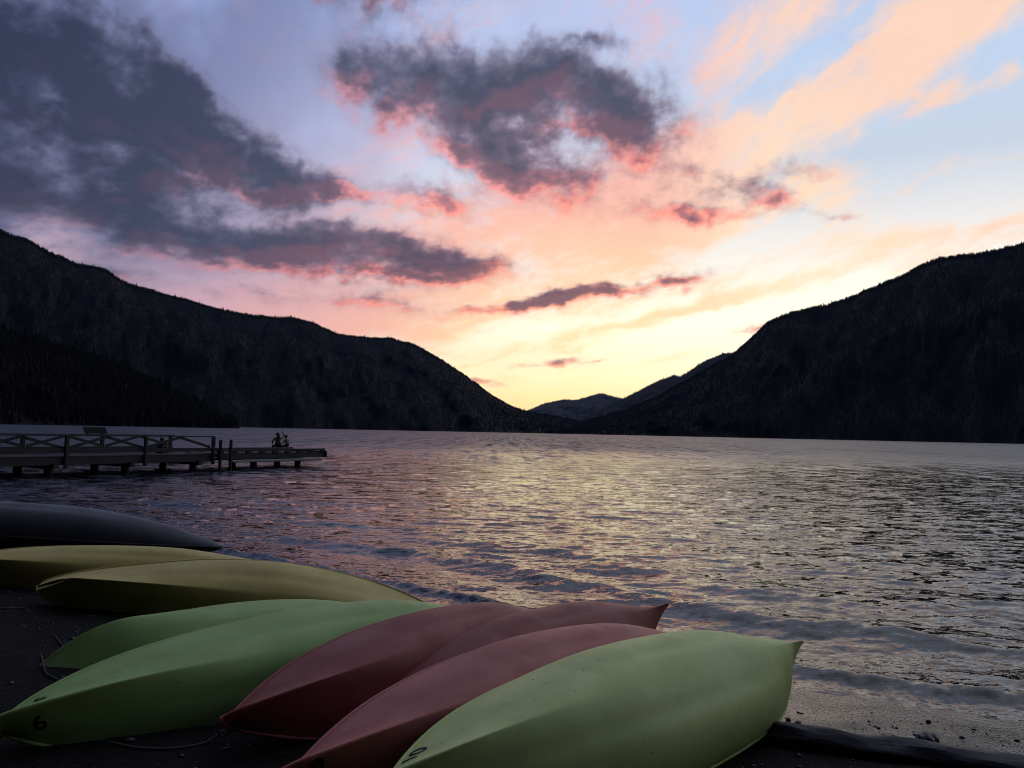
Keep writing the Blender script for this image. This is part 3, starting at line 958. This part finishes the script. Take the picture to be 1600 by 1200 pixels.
def person(label, loc, rz, scale, shirt, arm_up, legs_down, lean=0.0, long_hair=False):
    """Seated figure: origin at the seat, facing +Y."""
    root = empty('person', loc, rz)
    root.scale = (scale * 1.2, scale * 1.15, scale)
    tag(root, label, 'person', 'people on the pier')
    J, E = [], []
    def j(p, r_, par=None):
        J.append((p, r_))
        if par is not None:
            E.append((par, len(J) - 1))
        return len(J) - 1
    pel = j((0, 0, .12), (.15, .12))
    wai = j((0, .02 + lean * .3, .30), (.125, .10), pel)
    che = j((0, .03 + lean * .7, .48), (.15, .105), wai)
    nek = j((0, .04 + lean, .62), .052, che)
    hb_ = j((0, .06 + lean, .69), .062, nek)
    hd = j((0, .075 + lean * 1.1, .78), (.078, .092), hb_)
    ht = j((0, .07 + lean * 1.1, .87), (.06, .07), hd)
    hands = []
    for sx in (-1, 1):
        sh = j((sx * .17, .03 + lean * .85, .56), .058, che)
        if arm_up and sx > 0:
            el_ = j((sx * .36, .10, .60), .042, sh)
            wr = j((sx * .31, .14, .85), .030, el_)
            pm_ = j((sx * .285, .15, .92), (.036, .02), wr)
            fd = Vector((-.15, .1, 1.0)).normalized()
        else:
            el_ = j((sx * .25, .10 + lean, .34), .042, sh)
            wr = j((sx * .17, .32 + lean * .5, .24), .030, el_)
            pm_ = j((sx * .14, .39 + lean * .5, .225), (.036, .02), wr)
            fd = Vector((-.1 * sx, 1.0, -.25)).normalized()
        side = fd.cross(Vector((0, 0, 1)) if abs(fd.z) < .8 else Vector((0, 1, 0))).normalized()
        c0 = Vector(J[pm_][0])
        for q, ln in ((-1.5, .062), (-.5, .074), (.5, .070), (1.5, .056)):
            b0 = j(tuple(c0 + side * q * .017 + fd * .03), .009, pm_)
            m0 = j(tuple(c0 + side * q * .020 + fd * (.03 + ln * .55)), .0085, b0)
            j(tuple(c0 + side * q * .021 + fd * (.03 + ln) - Vector((0, 0, .012))), .0075, m0)
        t0 = j(tuple(c0 - side * .038 - fd * .005), .010, pm_)
        j(tuple(c0 - side * .058 + fd * .030), .009, t0)
    for sx in (-1, 1):
        hip = j((sx * .09, .03, .10), .095, pel)
        if legs_down:
            kn = j((sx * .10, .46, .09), .062, hip)
            an = j((sx * .10, .50, -.33), .042, kn)
            ft = j((sx * .10, .62, -.40), (.040, .03), an)
        else:
            kn = j((sx * .12, .36, .40), .062, hip)
            an = j((sx * .11, .44, .05), .042, kn)
            ft = j((sx * .11, .57, .03), (.040, .03), an)
    me = skin_mesh(J, E, 0, 'body')
    for p in me.polygons:
        p.use_smooth = True
    body = bpy.data.objects.new('body', me)
    me.materials.clear()
    me.materials.append(SKIN)
    me.materials.append(shirt)
    me.materials.append(DARKC)
    for p in me.polygons:
        c = p.center
        if c.z < .20 or (c.y > .12 and abs(c.x) < .22 and c.z < .5 and not legs_down):
            p.material_index = 2 if c.z > -.31 else 0
        elif c.z < .60 and (abs(c.x) < .24 and c.y < .16 + lean):
            p.material_index = 1
    COL.objects.link(body)
    body.parent = root
    hc = (0, .065 + lean * 1.1, .80)
    ball('hair', hc, .105, HAIR, root, (.92, 1.05, 1.08), lambda c: c.y > hc[1] + .045 and c.z < hc[2] + .05)
    if long_hair:
        ball('hair_length', (0, lean - .035, .66), .1, HAIR, root, (.85, .5, 1.5))
    # face: nose, eyes, ears
    ball('nose', (0, .168 + lean * 1.1, .775), .014, SKIN, root, (.8, 1.1, 1.3))
    for sx in (-1, 1):
        ball('eye', (sx * .031, .152 + lean * 1.1, .80), .010, HAIR, root)
        ball('ear', (sx * .083, .07 + lean * 1.1, .785), .022, SKIN, root, (.4, .8, 1.2))
    ball('mouth', (0, .158 + lean * 1.1, .735), .018, principled('lips', (.20, .08, .07, 1), .5)[0], root, (1.2, .3, .35))
    return root

seat_z = PD + .205
person('person in an olive top sitting at the dock end with one arm raised', pier_pt(14.95, DW - .05, seat_z), YAW + R(-25), .88, OLIVE, True, True, long_hair=True)
person('smaller person in a pale top sitting beside the one with a raised arm', pier_pt(15.65, DW - .05, seat_z), YAW + R(10), .74, PALE, False, True, lean=.05)
person('person in dark clothes sitting low behind the pier railing', pier_pt(6.55, 1.0, PD + .0), YAW + R(-70), .80, DARKC, False, False, lean=.16)
# ---------------------------------------------------------------- driftwood, stones and ropes on the beach
LOGM, k, b = principled('wet driftwood', (.05, .05, .055, 1), .55, .35)
lc = k.mapping(obj_co(k), scale=(1.2, 16, 16))
ln_ = k.noise(lc, 2.0, 7, .7)
k.put(b.inputs['Base Color'], k.ramp(ln_, [(.3, (.018, .019, .022, 1)), (.7, (.075, .078, .085, 1))]))
bump(k, b, ln_, .7, .02)

def log_thing(name, a, c, r0, r1, label, seed):
    a, c = Vector(a), Vector(c)
    n, sides = 40, 18
    r = np.random.default_rng(seed)
    d = c - a
    L = d.length
    vs_ = []
    for i in range(n):
        t = i / (n - 1)
        rad = r0 + (r1 - r0) * t
        sag = .03 * math.sin(t * 5 + seed)
        for j in range(sides):
            q = 2 * math.pi * j / sides
            rr = rad * (1 + .30 * float(gnoise(np.array([t * 7.0]), np.array([math.cos(q) * 1.5 + math.sin(q) * 2.1 + seed]), seed)[0])) * (.86 if i in (0, n - 1) else 1)
            vs_.append((t * L, math.cos(q) * rr + sag, math.sin(q) * rr))
    fs_ = [(i * sides + j, i * sides + (j + 1) % sides, (i + 1) * sides + (j + 1) % sides, (i + 1) * sides + j) for i in range(n - 1) for j in range(sides)]
    fs_ += [tuple(range(sides))[::-1], tuple((n - 1) * sides + j for j in range(sides))]
    o = mesh_obj(name, vs_, fs_, LOGM, smooth=True)
    X = d.normalized()
    Y = Vector((0, 0, 1)).cross(X).normalized()
    o.matrix_world = Matrix.Translation(a) @ Matrix((X, Y, X.cross(Y))).transposed().to_4x4()
    return tag(o, label, 'log')

la, lb = at_z(1120, 1132, .13), at_z(1680, 1226, .10)
log_thing('driftwood_log', la, lb, .085, .10, 'long dark driftwood log lying along the beach at the bottom right', 3)

STONE, k, b = principled('wet stones', (.06, .06, .065, 1), .35, .45)
k.put(b.inputs['Base Color'], k.ramp(k.noise(pos(k), 9, 3, .6), [(.3, (.010, .010, .012, 1)), (.7, (.045, .043, .042, 1))]))
bump(k, b, k.noise(pos(k), 60, 4, .6), .4, .004)

def stone_points(n, r):
    """Random lumpy stones: unit octahedra split once, jittered."""
    bm = bmesh.new()
    bmesh.ops.create_icosphere(bm, subdivisions=1, radius=1.0)
    bm.verts.ensure_lookup_table()
    V = np.array([v.co for v in bm.verts])
    F = np.array([[v.index for v in f.verts] for f in bm.faces])
    bm.free()
    return V, F

def scatter(name, pts, size, r, label):
    V, F = stone_points(1, r)
    n = len(pts)
    sc = size[:, None, None] * np.stack([r.uniform(.8, 1.5, n), r.uniform(.7, 1.2, n), r.uniform(.35, .7, n)], -1)[:, None, :]
    A = r.uniform(0, 6.28, n)
    J = V[None] * (1 + r.normal(0, .10, (n, len(V), 1))) * sc
    x = J[..., 0] * np.cos(A)[:, None] - J[..., 1] * np.sin(A)[:, None]
    y = J[..., 0] * np.sin(A)[:, None] + J[..., 1] * np.cos(A)[:, None]
    W_ = np.stack([x + pts[:, None, 0], y + pts[:, None, 1], J[..., 2] + pts[:, None, 2] + size[:, None] * .15], -1).reshape(-1, 3)
    FF = (np.arange(n)[:, None, None] * len(V) + F[None]).reshape(-1, 3)
    o = mesh_obj(name, W_, FF, STONE)
    return tag(o, label, 'gravel', kind='stuff')

r = np.random.default_rng(31)
N = 60000
px_, py_ = r.uniform(-7, 6.5, N), r.uniform(1.6, 14, N)
dd = shore_d(px_, py_)
dens = np.where((dd > .35) & (dd < 7), .16 + .84 * np.exp(-((dd - 1.2) / .28) ** 2), 0) * (.55 + .45 * sstep(fbm(px_ * .8, py_ * .8, 3, .5, 5), -.2, .3))
ok = r.random(N) < dens
px_, py_ = px_[ok], py_[ok]
scatter('gravel', np.stack([px_, py_, ground_z(px_, py_)], -1), np.clip(r.lognormal(-4.75, .5, len(px_)), .004, .04), r, 'dark wet pebbles strewn over the beach')

def boulder(name, u, v, sx, sy, sz, label, seed):
    bm = bmesh.new()
    bmesh.ops.create_icosphere(bm, subdivisions=4, radius=1.0)
    for w in bm.verts:
        c = w.co
        n = float(fbm(np.array([c.x * 1.4 + seed]), np.array([c.y * 1.4 + c.z * 2.1]), 4, .55, seed)[0])
        w.co = Vector((c.x * sx, c.y * sy, c.z * sz)) * (1 + .45 * n)
    me = bpy.data.meshes.new(name)
    bm.to_mesh(me)
    bm.free()
    for p in me.polygons:
        p.use_smooth = True
    me.materials.append(STONE)
    o = bpy.data.objects.new(name, me)
    COL.objects.link(o)
    p0 = at_z(u, v, .07)
    o.location = (p0.x, p0.y, float(ground_z(p0.x, p0.y)) + sz * .25)
    o.rotation_euler = (0, 0, seed * .7)
    return tag(o, label, 'rock')

boulder('rock', 1448, 1154, .085, .05, .05, 'small dark rock at the edge of the wash beyond the driftwood log', 5)
boulder('rock', 1392, 1150, .06, .04, .022, 'low flat rock left of the small dark rock by the driftwood log', 8)

def rope(name, pts, label, rad=.006):
    o = mesh_obj(name, *tube_mesh(bez(pts, 10), rad, 6), ROPE, smooth=True)
    return tag(o, label, 'rope', 'ropes hanging from the kayak ends')

def gp(u, v, lift=.01):
    """Point on the beach seen at u, v."""
    z = .3
    for _ in range(12):
        p = at_z(u, v, z)
        z = float(ground_z(p.x, p.y)) + lift
    return at_z(u, v, z)

Ye = at_y(44, 962, at_z(48, 955, .36).y)
rope('rope', [Ye, at_y(52, 985, Ye.y - .35), at_y(59, 1003, Ye.y - .75), gp(67, 1034), gp(72, 1052), gp(90, 1062)], 'pale thin rope hanging from the left end of the front yellow kayak')
Y2 = at_y(72, 966, at_z(76, 958, .36).y)
rope('rope', [Y2, at_y(80, 982, Y2.y - .3), gp(92, 1002), gp(105, 1014), gp(125, 1030)], 'second pale rope trailing from the left end of the front yellow kayak')
rope('rope', [gp(165, 1158), gp(215, 1168), gp(270, 1169), gp(320, 1160), gp(350, 1140, .06)], 'pale rope lying on the ground under the left end of the rear pink kayak', .005)
rope('rope', [gp(-20, 949), gp(10, 950), gp(36, 950), gp(46, 956, .08)], 'pale rope running left from the front yellow kayak across the ground', .005)
